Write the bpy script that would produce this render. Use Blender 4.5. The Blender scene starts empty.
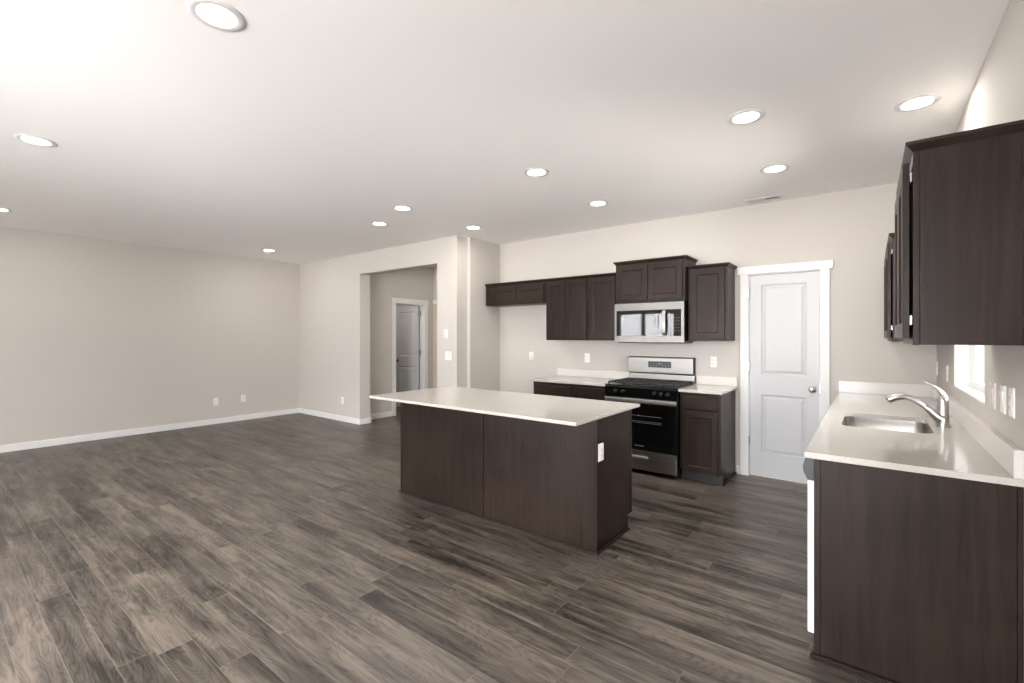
import bpy, bmesh, math, random
from mathutils import Vector
random.seed(7)
S = bpy.context.scene
COL = S.collection
R = math.radians

# ---------------------------------------------------------------- camera
cd = bpy.data.cameras.new('camera')
cam = bpy.data.objects.new('camera', cd)
COL.objects.link(cam)
cam.location = (0, 0, 1.415)
cam.rotation_euler = (R(90), 0, R(37.7))
cd.sensor_width = 36.0
cd.lens = 463.2 / 1024 * 36
cd.shift_y = -5.5 / 1024
cd.clip_start = 0.02
S.camera = cam

# ---------------------------------------------------------------- world, exposure
SKY = 29.0           # overcast sky outside the windows
LAMP = 4.6         # watts of each ceiling downlight
EXPO = 0.57
w = bpy.data.worlds.new('sky'); S.world = w; w.use_nodes = True
bg = w.node_tree.nodes['Background']
# bright band added below the horizon to light the ceiling, overcast sky above it
_tc = w.node_tree.nodes.new('ShaderNodeTexCoord'); _sp = w.node_tree.nodes.new('ShaderNodeSeparateXYZ')
_rp = w.node_tree.nodes.new('ShaderNodeValToRGB')
_mr = w.node_tree.nodes.new('ShaderNodeMath'); _mr.operation = 'MULTIPLY_ADD'
_mr.inputs[1].default_value = 0.5; _mr.inputs[2].default_value = 0.5
w.node_tree.links.new(_tc.outputs['Generated'], _sp.inputs[0])
w.node_tree.links.new(_sp.outputs[2], _mr.inputs[0])
w.node_tree.links.new(_mr.outputs[0], _rp.inputs['Fac'])
_e = _rp.color_ramp.elements.new(0.12); _e.color = (0.55, 0.55, 0.555, 1)
_e = _rp.color_ramp.elements.new(0.28); _e.color = (0.985, 0.985, 0.99, 1)
_rp.color_ramp.elements[0].position = 0.43; _rp.color_ramp.elements[0].color = (0.70, 0.70, 0.71, 1)
_rp.color_ramp.elements[1].position = 0.58; _rp.color_ramp.elements[1].color = (0.41, 0.43, 0.455, 1)
w.node_tree.links.new(_rp.outputs['Color'], bg.inputs[0])
bg.inputs[1].default_value = SKY
S.view_settings.view_transform = 'Standard'
S.view_settings.look = 'None'
S.view_settings.exposure = EXPO
S.view_settings.gamma = 1
S.view_settings.use_curve_mapping = False
S.cycles.use_denoising = True
S.cycles.max_bounces = 14
S.cycles.diffuse_bounces = 9
S.cycles.glossy_bounces = 6
S.cycles.transparent_max_bounces = 12
S.cycles.sample_clamp_indirect = 12
S.cycles.caustics_reflective = False
S.cycles.caustics_refractive = False

# ---------------------------------------------------------------- plan of the rooms (metres)
XL, XR = -8.335, 0.436           # left and right wall faces
YB = 5.19                       # kitchen back wall
YH, YH2 = 4.37, 4.562            # wall with the hall opening, its two faces
XE, XA = -4.295, -4.235          # end of that wall, side of the fridge alcove
YR = -3.40                      # wall behind the camera
H = 2.74
HX = -6.68                      # left side of the hallway
HY = 6.16                       # end of the hallway


# ---------------------------------------------------------------- materials
def new_mat(name):
    m = bpy.data.materials.new(name); m.use_nodes = True
    nt = m.node_tree
    return m, nt, nt.nodes['Principled BSDF']


def mat(name, col, rough=0.5, metal=0.0, spec=0.5, coat=0.0, bump=0.0, bscale=200.0, var=0.0, vscale=3.0):
    m, nt, b = new_mat(name)
    b.inputs['Base Color'].default_value = (*col, 1)
    b.inputs['Roughness'].default_value = rough
    b.inputs['Metallic'].default_value = metal
    b.inputs['Specular IOR Level'].default_value = spec
    b.inputs['Coat Weight'].default_value = coat
    L = nt.links
    tc = nt.nodes.new('ShaderNodeTexCoord')
    if var:
        n = nt.nodes.new('ShaderNodeTexNoise'); n.inputs['Scale'].default_value = vscale
        n.inputs['Detail'].default_value = 5
        L.new(tc.outputs['Object'], n.inputs['Vector'])
        r = nt.nodes.new('ShaderNodeValToRGB')
        r.color_ramp.elements[0].position = 0.3; r.color_ramp.elements[1].position = 0.7
        r.color_ramp.elements[0].color = (*[c * (1 - var) for c in col], 1)
        r.color_ramp.elements[1].color = (*[min(1, c * (1 + var)) for c in col], 1)
        L.new(n.outputs['Fac'], r.inputs['Fac']); L.new(r.outputs['Color'], b.inputs['Base Color'])
    if bump:
        n = nt.nodes.new('ShaderNodeTexNoise'); n.inputs['Scale'].default_value = bscale
        n.inputs['Detail'].default_value = 3
        L.new(tc.outputs['Object'], n.inputs['Vector'])
        bp = nt.nodes.new('ShaderNodeBump'); bp.inputs['Strength'].default_value = bump
        bp.inputs['Distance'].default_value = 0.002
        L.new(n.outputs['Fac'], bp.inputs['Height']); L.new(bp.outputs['Normal'], b.inputs['Normal'])
    return m


def wood_mat(name, dark, light, rough, axis='z'):
    m, nt, b = new_mat(name)
    L = nt.links
    tc = nt.nodes.new('ShaderNodeTexCoord')
    mp = nt.nodes.new('ShaderNodeMapping')
    mp.inputs['Scale'].default_value = (22, 22, 1.1) if axis == 'z' else (1.1, 22, 22)
    L.new(tc.outputs['Object'], mp.inputs['Vector'])
    n1 = nt.nodes.new('ShaderNodeTexNoise'); n1.inputs['Scale'].default_value = 1.6
    n1.inputs['Detail'].default_value = 8; n1.inputs['Roughness'].default_value = 0.65
    n1.inputs['Distortion'].default_value = 0.8
    L.new(mp.outputs[0], n1.inputs['Vector'])
    n2 = nt.nodes.new('ShaderNodeTexNoise'); n2.inputs['Scale'].default_value = 2.2
    n2.inputs['Detail'].default_value = 3
    L.new(tc.outputs['Object'], n2.inputs['Vector'])
    ad = nt.nodes.new('ShaderNodeMath'); ad.operation = 'MULTIPLY_ADD'
    ad.inputs[1].default_value = 0.45; ad.inputs[2].default_value = 0.0
    L.new(n2.outputs['Fac'], ad.inputs[0])
    ad2 = nt.nodes.new('ShaderNodeMath'); ad2.operation = 'MULTIPLY_ADD'; ad2.inputs[1].default_value = 0.55
    L.new(n1.outputs['Fac'], ad2.inputs[0]); L.new(ad.outputs[0], ad2.inputs[2])
    r = nt.nodes.new('ShaderNodeValToRGB')
    r.color_ramp.elements[0].position = 0.36; r.color_ramp.elements[1].position = 0.64
    r.color_ramp.elements[0].color = (*dark, 1); r.color_ramp.elements[1].color = (*light, 1)
    L.new(ad2.outputs[0], r.inputs['Fac']); L.new(r.outputs['Color'], b.inputs['Base Color'])
    b.inputs['Roughness'].default_value = rough
    b.inputs['Specular IOR Level'].default_value = 0.13
    b.inputs['Coat Weight'].default_value = 0.08; b.inputs['Coat Roughness'].default_value = 0.25
    bp = nt.nodes.new('ShaderNodeBump'); bp.inputs['Strength'].default_value = 0.06
    bp.inputs['Distance'].default_value = 0.001
    L.new(n1.outputs['Fac'], bp.inputs['Height']); L.new(bp.outputs['Normal'], b.inputs['Normal'])
    return m


def floor_mat():
    m, nt, b = new_mat('vinyl_planks')
    L = nt.links; N = nt.nodes.new
    W, LEN = 0.133, 1.25

    def math_(op, a=None, b_=None, c=None):
        n = N('ShaderNodeMath'); n.operation = op
        for i, v in enumerate((a, b_, c)):
            if v is None: continue
            if isinstance(v, (int, float)): n.inputs[i].default_value = v
            else: L.new(v, n.inputs[i])
        return n.outputs[0]
    tc = N('ShaderNodeTexCoord'); sp = N('ShaderNodeSeparateXYZ'); L.new(tc.outputs['Object'], sp.inputs[0])
    x, y = sp.outputs[0], sp.outputs[1]
    yr = math_('DIVIDE', y, W); row = math_('FLOOR', yr); fy = math_('FRACT', yr)
    wn = N('ShaderNodeTexWhiteNoise'); wn.noise_dimensions = '1D'; L.new(row, wn.inputs['W'])
    xr = math_('ADD', math_('DIVIDE', x, LEN), math_('MULTIPLY', wn.outputs['Value'], 7.31))
    colm = math_('FLOOR', xr); fx = math_('FRACT', xr)
    cid = N('ShaderNodeCombineXYZ'); L.new(row, cid.inputs[0]); L.new(colm, cid.inputs[1])
    wp = N('ShaderNodeTexWhiteNoise'); wp.noise_dimensions = '3D'; L.new(cid.outputs[0], wp.inputs['Vector'])
    pr = wp.outputs['Value']
    # grain, one board at a time: broad patches, long streaks, fine pores and cathedral rings
    def noise(sx, sy, seed, det, rough=0.5, dist=0.0):
        c = N('ShaderNodeCombineXYZ')
        L.new(math_('MULTIPLY', x, sx), c.inputs[0]); L.new(math_('MULTIPLY', y, sy), c.inputs[1])
        L.new(math_('MULTIPLY', pr, seed), c.inputs[2])
        n = N('ShaderNodeTexNoise'); n.inputs['Scale'].default_value = 1.0; n.inputs['Detail'].default_value = det
        n.inputs['Roughness'].default_value = rough; n.inputs['Distortion'].default_value = dist
        L.new(c.outputs[0], n.inputs['Vector'])
        return n.outputs['Fac']
    g1 = noise(1.6, 26.0, 37.0, 7, 0.6, 0.6)
    g2 = noise(7.0, 190.0, 11.0, 3, 0.6)
    k1 = noise(2.0, 9.0, 53.0, 3, 0.55, 0.5)
    s0 = noise(1.15, 6.5, 91.0, 2, 0.45)
    ring = math_('POWER', math_('ABSOLUTE', math_('SINE', math_('MULTIPLY', s0, 92.0))), 0.6)
    v = math_('ADD', math_('MULTIPLY_ADD', g1, 0.80, -0.09), math_('MULTIPLY_ADD', k1, 0.70, -0.16))
    v = math_('ADD', v, math_('MULTIPLY', math_('SUBTRACT', g2, 0.5), 0.30))
    v = math_('ADD', v, math_('MULTIPLY', math_('SUBTRACT', pr, 0.5), 0.15))
    v = math_('ADD', v, math_('MULTIPLY', math_('SUBTRACT', ring, 0.7), 0.125))
    r = N('ShaderNodeValToRGB'); cr = r.color_ramp
    cr.elements[0].position = 0.30; cr.elements[0].color = (0.022, 0.0180, 0.0150, 1)
    cr.elements[1].position = 0.74; cr.elements[1].color = (0.190, 0.156, 0.126, 1)
    e = cr.elements.new(0.42); e.color = (0.062, 0.051, 0.042, 1)
    e = cr.elements.new(0.56); e.color = (0.108, 0.090, 0.074, 1)
    L.new(v, r.inputs['Fac'])
    # bevelled seams
    dy = math_('MULTIPLY', math_('MINIMUM', fy, math_('SUBTRACT', 1.0, fy)), W)
    dx = math_('MULTIPLY', math_('MINIMUM', fx, math_('SUBTRACT', 1.0, fx)), LEN)
    d = math_('MINIMUM', dx, dy)
    seam = math_('LESS_THAN', d, 0.0015)
    mx = N('ShaderNodeMix'); mx.data_type = 'RGBA'
    L.new(math_('MULTIPLY', seam, 0.70), mx.inputs[0]); L.new(r.outputs['Color'], mx.inputs[6])
    mx.inputs[7].default_value = (0.20, 0.165, 0.135, 1)
    L.new(mx.outputs[2], b.inputs['Base Color'])
    L.new(math_('ADD', 0.30, math_('MULTIPLY', g1, 0.2)), b.inputs['Roughness'])
    bp = N('ShaderNodeBump'); bp.inputs['Strength'].default_value = 0.12; bp.inputs['Distance'].default_value = 0.002
    L.new(math_('ADD', g1, math_('MULTIPLY', ring, 0.15)), bp.inputs['Height'])
    L.new(bp.outputs['Normal'], b.inputs['Normal'])
    return m


def glass_mat():
    m = bpy.data.materials.new('window_glass'); m.use_nodes = True
    nt = m.node_tree; nt.nodes.remove(nt.nodes['Principled BSDF'])
    t = nt.nodes.new('ShaderNodeBsdfTransparent'); g = nt.nodes.new('ShaderNodeBsdfGlossy')
    g.inputs['Roughness'].default_value = 0.0
    f = nt.nodes.new('ShaderNodeFresnel'); f.inputs['IOR'].default_value = 1.4
    x = nt.nodes.new('ShaderNodeMixShader')
    nt.links.new(f.outputs[0], x.inputs[0]); nt.links.new(t.outputs[0], x.inputs[1]); nt.links.new(g.outputs[0], x.inputs[2])
    nt.links.new(x.outputs[0], nt.nodes['Material Output'].inputs[0])
    return m


def emit_mat(name, col, s):
    m, nt, b = new_mat(name)
    b.inputs['Base Color'].default_value = (0.9, 0.9, 0.9, 1)
    b.inputs['Emission Color'].default_value = (*col, 1)
    b.inputs['Emission Strength'].default_value = s
    return m


def steel_mat(name, col, rough, horizontal=True):
    m, nt, b = new_mat(name)
    L = nt.links
    b.inputs['Base Color'].default_value = (*col, 1); b.inputs['Metallic'].default_value = 1
    tc = nt.nodes.new('ShaderNodeTexCoord'); mp = nt.nodes.new('ShaderNodeMapping')
    mp.inputs['Scale'].default_value = (2, 2, 260) if horizontal else (260, 260, 2)
    n = nt.nodes.new('ShaderNodeTexNoise'); n.inputs['Scale'].default_value = 1; n.inputs['Detail'].default_value = 2
    L.new(tc.outputs['Object'], mp.inputs[0]); L.new(mp.outputs[0], n.inputs['Vector'])
    ma = nt.nodes.new('ShaderNodeMath'); ma.operation = 'MULTIPLY_ADD'
    ma.inputs[1].default_value = 0.14; ma.inputs[2].default_value = rough - 0.07
    L.new(n.outputs['Fac'], ma.inputs[0]); L.new(ma.outputs[0], b.inputs['Roughness'])
    return m


def siding_mat():
    m, nt, b = new_mat('lap_siding')
    L = nt.links
    tc = nt.nodes.new('ShaderNodeTexCoord'); sp = nt.nodes.new('ShaderNodeSeparateXYZ')
    L.new(tc.outputs['Object'], sp.inputs[0])
    dv = nt.nodes.new('ShaderNodeMath'); dv.operation = 'DIVIDE'; dv.inputs[1].default_value = 0.18
    L.new(sp.outputs[2], dv.inputs[0])
    fr = nt.nodes.new('ShaderNodeMath'); fr.operation = 'FRACT'; L.new(dv.outputs[0], fr.inputs[0])
    r = nt.nodes.new('ShaderNodeValToRGB')
    r.color_ramp.elements[0].position = 0.0; r.color_ramp.elements[0].color = (0.22, 0.22, 0.23, 1)
    r.color_ramp.elements[1].position = 0.16; r.color_ramp.elements[1].color = (0.50, 0.51, 0.52, 1)
    L.new(fr.outputs[0], r.inputs['Fac']); L.new(r.outputs['Color'], b.inputs['Base Color'])
    b.inputs['Roughness'].default_value = 0.8
    return m


M = {}
M['wall'] = mat('wall_paint', (0.555, 0.516, 0.474), 0.85, bump=0.12, bscale=160)
M['ceiling'] = mat('ceiling_paint', (0.92, 0.90, 0.89), 0.9, bump=0.12, bscale=120)
M['door_tan'] = mat('tan_door', (0.56, 0.48, 0.39), 0.45)  # even tan base colour for the hallway end door leaf
M['trim'] = mat('white_trim_paint', (0.74, 0.73, 0.72), 0.4)
M['door'] = mat('white_door_paint', (0.57, 0.57, 0.575), 0.38)
M['floor'] = floor_mat()
M['wood'] = wood_mat('espresso_wood', (0.0160, 0.0102, 0.0080), (0.035, 0.0230, 0.0182), 0.36)
M['woodh'] = wood_mat('espresso_wood_rail', (0.0160, 0.0102, 0.0080), (0.035, 0.0230, 0.0182), 0.36, 'x')
M['toe'] = mat('dark_toe_kick', (0.022, 0.017, 0.015), 0.5)
M['quartz'] = mat('pale_quartz', (0.53, 0.495, 0.455), 0.11, var=0.05, vscale=90)
M['splash'] = mat('white_backsplash', (0.70, 0.665, 0.63), 0.16, var=0.03, vscale=90)
M['steel'] = steel_mat('brushed_steel', (0.30, 0.288, 0.272), 0.38)
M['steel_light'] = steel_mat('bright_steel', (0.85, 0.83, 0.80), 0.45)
M['steel_mw'] = steel_mat('microwave_steel', (0.20, 0.192, 0.182), 0.38)
M['steel_dark'] = steel_mat('drawer_steel', (0.36, 0.345, 0.33), 0.3)  # steel tone of the range storage drawer
M['nickel'] = mat('satin_nickel', (0.44, 0.42, 0.395), 0.30, metal=1)
M['basin'] = steel_mat('sink_steel', (0.42, 0.40, 0.375), 0.24, True)
M['bronze'] = mat('aged_brass', (0.20, 0.14, 0.08), 0.35, metal=1)
M['black'] = mat('black_enamel', (0.008, 0.008, 0.008), 0.22)
M['matte'] = mat('cast_iron', (0.016, 0.015, 0.014), 0.5, bump=0.3, bscale=300)
M['blackglass'] = mat('black_glass', (0.004, 0.004, 0.004), 0.03, spec=0.5)
M['mwglass'] = mat('mirror_dark_glass', (0.045, 0.045, 0.045), 0.02, metal=0.6, spec=0.6)
M['charcoal'] = mat('charcoal_plastic', (0.030, 0.034, 0.037), 0.42)
M['filmwhite'] = mat('white_door_edge', (0.82, 0.76, 0.75), 0.45)
M['plate'] = mat('white_plastic', (0.83, 0.80, 0.76), 0.35)
M['platebeige'] = mat('painted_plate', (0.66, 0.60, 0.555), 0.5)
M['slot'] = mat('socket_slots', (0.10, 0.09, 0.08), 0.5)
M['glass'] = glass_mat()
M['vinyl'] = mat('white_vinyl', (0.80, 0.80, 0.80), 0.4)
M['darkframe'] = mat('dark_frame', (0.05, 0.05, 0.055), 0.4)
M['lens'] = emit_mat('lamp_lens', (1.0, 0.94, 0.85), 9.0)
M['digits'] = mat('panel_marks', (0.16, 0.165, 0.17), 0.5)
M['siding'] = siding_mat()
M['roof'] = mat('grey_shingles', (0.12, 0.12, 0.13), 0.9)
M['concrete'] = mat('pale_concrete', (0.48, 0.46, 0.43), 0.9, var=0.1, vscale=2)
M['vinylgrey'] = mat('grey_vinyl', (0.22, 0.22, 0.24), 0.5)


# ---------------------------------------------------------------- mesh building
def Tid(p): return p
def Tback(p): return (p[0], YB - p[1], p[2])          # along the back wall, out of it, up
def Tright(p): return (XR - p[1], p[0], p[2])         # along the right wall, out of it, up
def Tisl(p): return (p[0], 2.71 + p[1], p[2])         # the island: out towards the range


class MB:
    def __init__(s, T=Tid):
        s.bm = bmesh.new(); s.T = T

    def v(s, p): return s.bm.verts.new(s.T(p))

    def box(s, x0, x1, y0, y1, z0, z1, bev=0.0, seg=1):
        vs = [s.v((x, y, z)) for x in (x0, x1) for y in (y0, y1) for z in (z0, z1)]
        fs = [s.bm.faces.new([vs[i] for i in f]) for f in
              ((0, 1, 3, 2), (4, 6, 7, 5), (0, 4, 5, 1), (2, 3, 7, 6), (0, 2, 6, 4), (1, 5, 7, 3))]
        if bev:
            es = list({e for f in fs for e in f.edges})
            bmesh.ops.bevel(s.bm, geom=es, offset=bev, segments=seg, profile=0.6, affect='EDGES')
        return s

    def loft(s, rings, cap0=True, cap1=True, close=True):
        rv = [[s.v(p) for p in r] for r in rings]
        n = len(rv[0])
        for a, b in zip(rv, rv[1:]):
            for i in range(n if close else n - 1):
                j = (i + 1) % n
                s.bm.faces.new((a[i], a[j], b[j], b[i]))
        if cap0: s.bm.faces.new(rv[0][::-1])
        if cap1: s.bm.faces.new(rv[-1])
        return s

    def prism(s, poly, u0, u1):
        """poly in (out, up), swept along the wall from u0 to u1"""
        return s.loft([[(u0, o, z) for o, z in poly], [(u1, o, z) for o, z in poly]])

    def rings_panel(s, u0, u1, z0, z1, prof, cap_back=True):
        """nested rectangles: prof = [(inset, out), ...] from the back edge to the middle"""
        rings = [[(u0 + i, o, z0 + i), (u1 - i, o, z0 + i), (u1 - i, o, z1 - i), (u0 + i, o, z1 - i)] for i, o in prof]
        return s.loft(rings, cap_back, True)

    def lathe(s, prof, c=(0, 0, 0), axis='z', seg=24, cap0=True, cap1=True):
        rings = []
        for r, h in prof:
            ring = []
            for k in range(seg):
                a = 2 * math.pi * k / seg
                p, q = r * math.cos(a), r * math.sin(a)
                ring.append({'z': (c[0] + p, c[1] + q, c[2] + h), 'x': (c[0] + h, c[1] + p, c[2] + q),
                             'y': (c[0] + p, c[1] + h, c[2] + q)}[axis])
            rings.append(ring)
        return s.loft(rings, cap0, cap1)

    def tube(s, pts, rad, seg=12, flat=1.0):
        pts = [Vector(p) for p in pts]
        rings = []
        for i, p in enumerate(pts):
            t = (pts[min(i + 1, len(pts) - 1)] - pts[max(i - 1, 0)]).normalized()
            up = Vector((0, 1, 0)) if abs(t.y) < 0.9 else Vector((1, 0, 0))
            a = t.cross(up).normalized(); b = t.cross(a).normalized()
            r = rad[i] if isinstance(rad, (list, tuple)) else rad
            rings.append([tuple(p + a * r * flat * math.cos(2 * math.pi * k / seg) + b * r * math.sin(2 * math.pi * k / seg)) for k in range(seg)])
        return s.loft(rings)

    def build(s, name, m, parent=None, smooth=False):
        bmesh.ops.recalc_face_normals(s.bm, faces=s.bm.faces)
        o0 = Vector((0, 0, 0))
        if parent is not None:
            q = parent
            while q is not None:
                o0 += q.location; q = q.parent
            bmesh.ops.translate(s.bm, verts=s.bm.verts, vec=-o0)
        me = bpy.data.meshes.new(name); s.bm.to_mesh(me); s.bm.free()
        me.materials.append(m)
        if smooth:
            for p in me.polygons: p.use_smooth = True
            try: me.set_sharp_from_angle(angle=R(40))
            except Exception: pass
        o = bpy.data.objects.new(name, me); COL.objects.link(o)
        if parent is not None: o.parent = parent
        return o


def spline(ctrl, n=8):
    """Catmull-Rom through the control points"""
    P = [Vector(c) for c in ctrl]; P = [2 * P[0] - P[1]] + P + [2 * P[-1] - P[-2]]
    out = []
    for i in range(1, len(P) - 2):
        for k in range(n):
            t = k / n
            a, b, c, d = P[i - 1:i + 3]
            out.append(0.5 * ((2 * b) + (c - a) * t + (2 * a - 5 * b + 4 * c - d) * t * t + (3 * b - a - 3 * c + d) * t ** 3))
    out.append(P[-2])
    return out


def lerp_list(vals, n):
    return [vals[min(int(k / (n - 1) * (len(vals) - 1)), len(vals) - 2)] +
            (vals[min(int(k / (n - 1) * (len(vals) - 1)), len(vals) - 2) + 1] - vals[min(int(k / (n - 1) * (len(vals) - 1)), len(vals) - 2)]) *
            (k / (n - 1) * (len(vals) - 1) - min(int(k / (n - 1) * (len(vals) - 1)), len(vals) - 2)) for k in range(n)]


def thing(name, label, cat, loc, group=None, rotz=0.0):
    o = bpy.data.objects.new(name, None); COL.objects.link(o)
    o.empty_display_size = 0.1
    o.location = loc; o.rotation_euler = (0, 0, rotz)
    o['label'] = label; o['category'] = cat
    if group: o['group'] = group
    return o


def struct(o):
    o['kind'] = 'structure'
    return o


def dup(root, loc, rotz, label, group=None):
    r = root.copy(); COL.objects.link(r); r.location = loc; r.rotation_euler = (0, 0, rotz)
    r['label'] = label
    if group: r['group'] = group
    for ch in root.children:
        c = ch.copy(); COL.objects.link(c); c.parent = r
        for g in ch.children:
            d = g.copy(); COL.objects.link(d); d.parent = c
    return r


# ---------------------------------------------------------------- shell of the rooms
struct(MB().box(XL - .12, XR + .14, YR - .12, 7.4, -0.10, 0).build('floor', M['floor']))
struct(MB().box(XL - .12, XR + .14, YR - .12, 7.4, H, H + 0.1).build('ceiling', M['ceiling']))
struct(MB().box(XL - .12, XL, YR, 7.4, 0, H).build('wall_left', M['wall']))

WY0, WY1, WZ0, WZ1 = 3.15, 4.16, 1.085, 2.10        # window over the sink
b = MB()
NW = (-2.60, -1.30, 0.60, 1.90)                       # unseen window added in the right wall to light the left wall
b.box(XR, XR + .14, YR - .12, NW[0], 0, H).box(XR, XR + .14, NW[1], WY0, 0, H)
b.box(XR, XR + .14, NW[0], NW[1], 0, NW[2]).box(XR, XR + .14, NW[0], NW[1], NW[3], H)
b.box(XR, XR + .14, WY1, YB + .11, 0, H)
b.box(XR, XR + .14, WY0, WY1, 0, WZ0).box(XR, XR + .14, WY0, WY1, WZ1, H)
struct(b.build('wall_right', M['wall']))

PD0, PD1, PDH = -0.980, -0.360, 2.043               # pantry door opening
b = MB()
b.box(XA - .001, PD0, YB, YB + .11, 0, H).box(PD1, XR, YB, YB + .11, 0, H).box(PD0, PD1, YB, YB + .11, PDH, H)
struct(b.build('wall_back', M['wall']))

HO0, HO1, HOH = -6.449, -4.671, 2.406                # opening to the hallway
b = MB()
b.box(XL, HO0, YH, YH2, 0, H).box(HO1, XE, YH, YH2, 0, H).box(HO0, HO1, YH, YH2, HOH, H)
struct(b.build('wall_hall', M['wall']))
struct(MB().box(HO1 + .1, XA, YH2, HY, 0, H).build('wall_alcove', M['wall']))

HD0, HD1, HDH = 5.255, 5.925, 2.005                   # doorway on the left of the hallway
b = MB()
b.box(HX - .11, HX, YH2, HD0, 0, H).box(HX - .11, HX, HD1, HY, 0, H).box(HX - .11, HX, HD0, HD1, HDH, H)
struct(b.build('wall_hall_left', M['wall']))
struct(MB().box(HX - 1.6, HO1 + .1, HY, HY + .11, 0, H).build('wall_hall_end', M['wall']))

# rear wall with a sliding glass door and a wide window added for light
RO = [(-6.00, -4.30, 0.0, 2.10), (-2.80, 0.05, 0.20, 2.45)]
b = MB(); xs = XL
for x0, x1, z0, z1 in RO:
    b.box(xs, x0, YR - .12, YR, 0, H)
    if z0 > 0: b.box(x0, x1, YR - .12, YR, 0, z0)
    b.box(x0, x1, YR - .12, YR, z1, H)
    xs = x1
b.box(xs, XR, YR - .12, YR, 0, H)
struct(b.build('wall_rear', M['wall']))


def window_unit(name, x0, x1, z0, z1, mull, fm):
    """frame with a mullion and panes in the rear wall"""
    f = MB(); y0, y1 = YR - .10, YR - .04; t = .05
    f.box(x0, x0 + t, y0, y1, z0, z1).box(x1 - t, x1, y0, y1, z0, z1)
    f.box(x0 + t, x1 - t, y0, y1, z0, z0 + t).box(x0 + t, x1 - t, y0, y1, z1 - t, z1)
    f.box(mull - .035, mull + .035, y0 + .002, y1 + .012, z0 + t, z1 - t)
    root = struct(f.build(name, fm))
    for a, c in ((x0 + t, mull - .035), (mull + .035, x1 - t)):
        MB().box(a, c, y0 + .025, y0 + .031, z0 + t, z1 - t).build('pane', M['glass'], root)
    return root


window_unit('window_2', *RO[0], -5.22, M['darkframe'])
window_unit('added_window_3', *RO[1], -1.38, M['vinyl'])  # unseen rear window added to brighten the ceiling

# windows in the right wall: over the sink, and one added for light
for nm, (wy0, wy1, wz0, wz1) in (('window_1', (WY0, WY1, WZ0, WZ1)), ('added_window_4', NW)):
    f = MB(); xo = XR + .098; t = .035
    f.box(xo, xo + .045, wy0, wy0 + t, wz0, wz1).box(xo, xo + .045, wy1 - t, wy1, wz0, wz1)
    f.box(xo, xo + .045, wy0 + t, wy1 - t, wz0, wz0 + t).box(xo, xo + .045, wy0 + t, wy1 - t, wz1 - t, wz1)
    w1 = struct(f.build(nm, M['vinyl']))
    b = MB(); q = .008
    b.box(XR + .001, xo, wy0, wy0 + q, wz0, wz1).box(XR + .001, xo, wy1 - q, wy1, wz0, wz1)
    b.box(XR + .001, xo, wy0 + q, wy1 - q, wz0, wz0 + q).box(XR + .001, xo, wy0 + q, wy1 - q, wz1 - q, wz1)
    b.build('reveal', M['trim'], w1)
    MB().box(xo + .02, xo + .026, wy0 + t, wy1 - t, wz0 + t, wz1 - t).build('pane', M['glass'], w1)

for nm, (x0, x1, y0, y1, z0, z1) in (('p1', (RO[0][0], RO[0][1], 0, 0, RO[0][2], RO[0][3])),
                                     ('p2', (RO[1][0], RO[1][1], 0, 0, RO[1][2], RO[1][3])),
                                     ('p4', (0, 0, WY0, WY1, WZ0, WZ1)), ('p4', (0, 0, *NW))):
    ld = bpy.data.lights.new('daylight', 'AREA'); ld.shape = 'RECTANGLE'
    lo = bpy.data.objects.new('daylight', ld); COL.objects.link(lo)
    ld.cycles.is_portal = True
    if nm != 'p4':
        ld.size = x1 - x0; ld.size_y = z1 - z0
        lo.location = ((x0 + x1) / 2, YR - .13, (z0 + z1) / 2); lo.rotation_euler = (R(90), 0, 0)
    else:
        ld.size = z1 - z0; ld.size_y = y1 - y0
        lo.location = (XR + .16, (y0 + y1) / 2, (z0 + z1) / 2); lo.rotation_euler = (0, R(90), 0)


# baseboards
def board(name, segs):
    b = MB(); h, t = 0.088, 0.014
    for x0, x1, y0, y1 in segs: b.box(x0, x1, y0, y1, 0, h, .003)
    struct(b.build(name, M['trim']))


t = .014
board('baseboard_left', [(XL, XL + t, YR, YH)])
board('baseboard_hall', [(XL + t, HO0 + t, YH - t, YH), (HO0, HO0 + t, YH, YH2 + t),
                         (HO1 - t, XE + t, YH - t, YH), (HO1 - t, HO1, YH, YH2), (XE, XE + t, YH, YH2)])
board('baseboard_alcove', [(XA, XA + t, YH2 - t, YB), (XA + t, -3.24, YB - t, YB)])
board('baseboard_hall_left', [(HX, HX + t, YH2 + t, HD0 - .078), (HX, HX + t, HD1 + .078, HY)])
board('baseboard_back', [(-1.085, PD0 - .075, YB - t, YB)])


# ---------------------------------------------------------------- doors
def panel_slab(b, u0, u1, z0, z1, o0, o1, pu0, pu1, pans):
    """moulded two-panel door: slab with sunk and raised panels, out = o1 is the face"""
    def quad(a0, a1, c0, c1, o):
        b.bm.faces.new([b.v((a0, o, c0)), b.v((a1, o, c0)), b.v((a1, o, c1)), b.v((a0, o, c1))])
    s = 1 if o1 > o0 else -1
    for o, sg in ((o1, s), (o0, -s)):
        quad(u0, pu0, z0, z1, o); quad(pu1, u1, z0, z1, o)
        zs = z0
        for c0, c1 in pans:
            quad(pu0, pu1, zs, c0, o); zs = c1
            prof = [(0, o), (.010, o - sg * .009), (.020, o - sg * .009), (.042, o - sg * .003)]
            b.rings_panel(pu0, pu1, c0, c1, prof, False)
        quad(pu0, pu1, zs, z1, o)
    for a, c in (((u0, z0), (u1, z0)), ((u1, z0), (u1, z1)), ((u1, z1), (u0, z1)), ((u0, z1), (u0, z0))):
        b.bm.faces.new([b.v((a[0], o0, a[1])), b.v((c[0], o0, c[1])), b.v((c[0], o1, c[1])), b.v((a[0], o1, a[1]))])
    bmesh.ops.remove_doubles(b.bm, verts=b.bm.verts, dist=1e-5)
    return b


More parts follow.
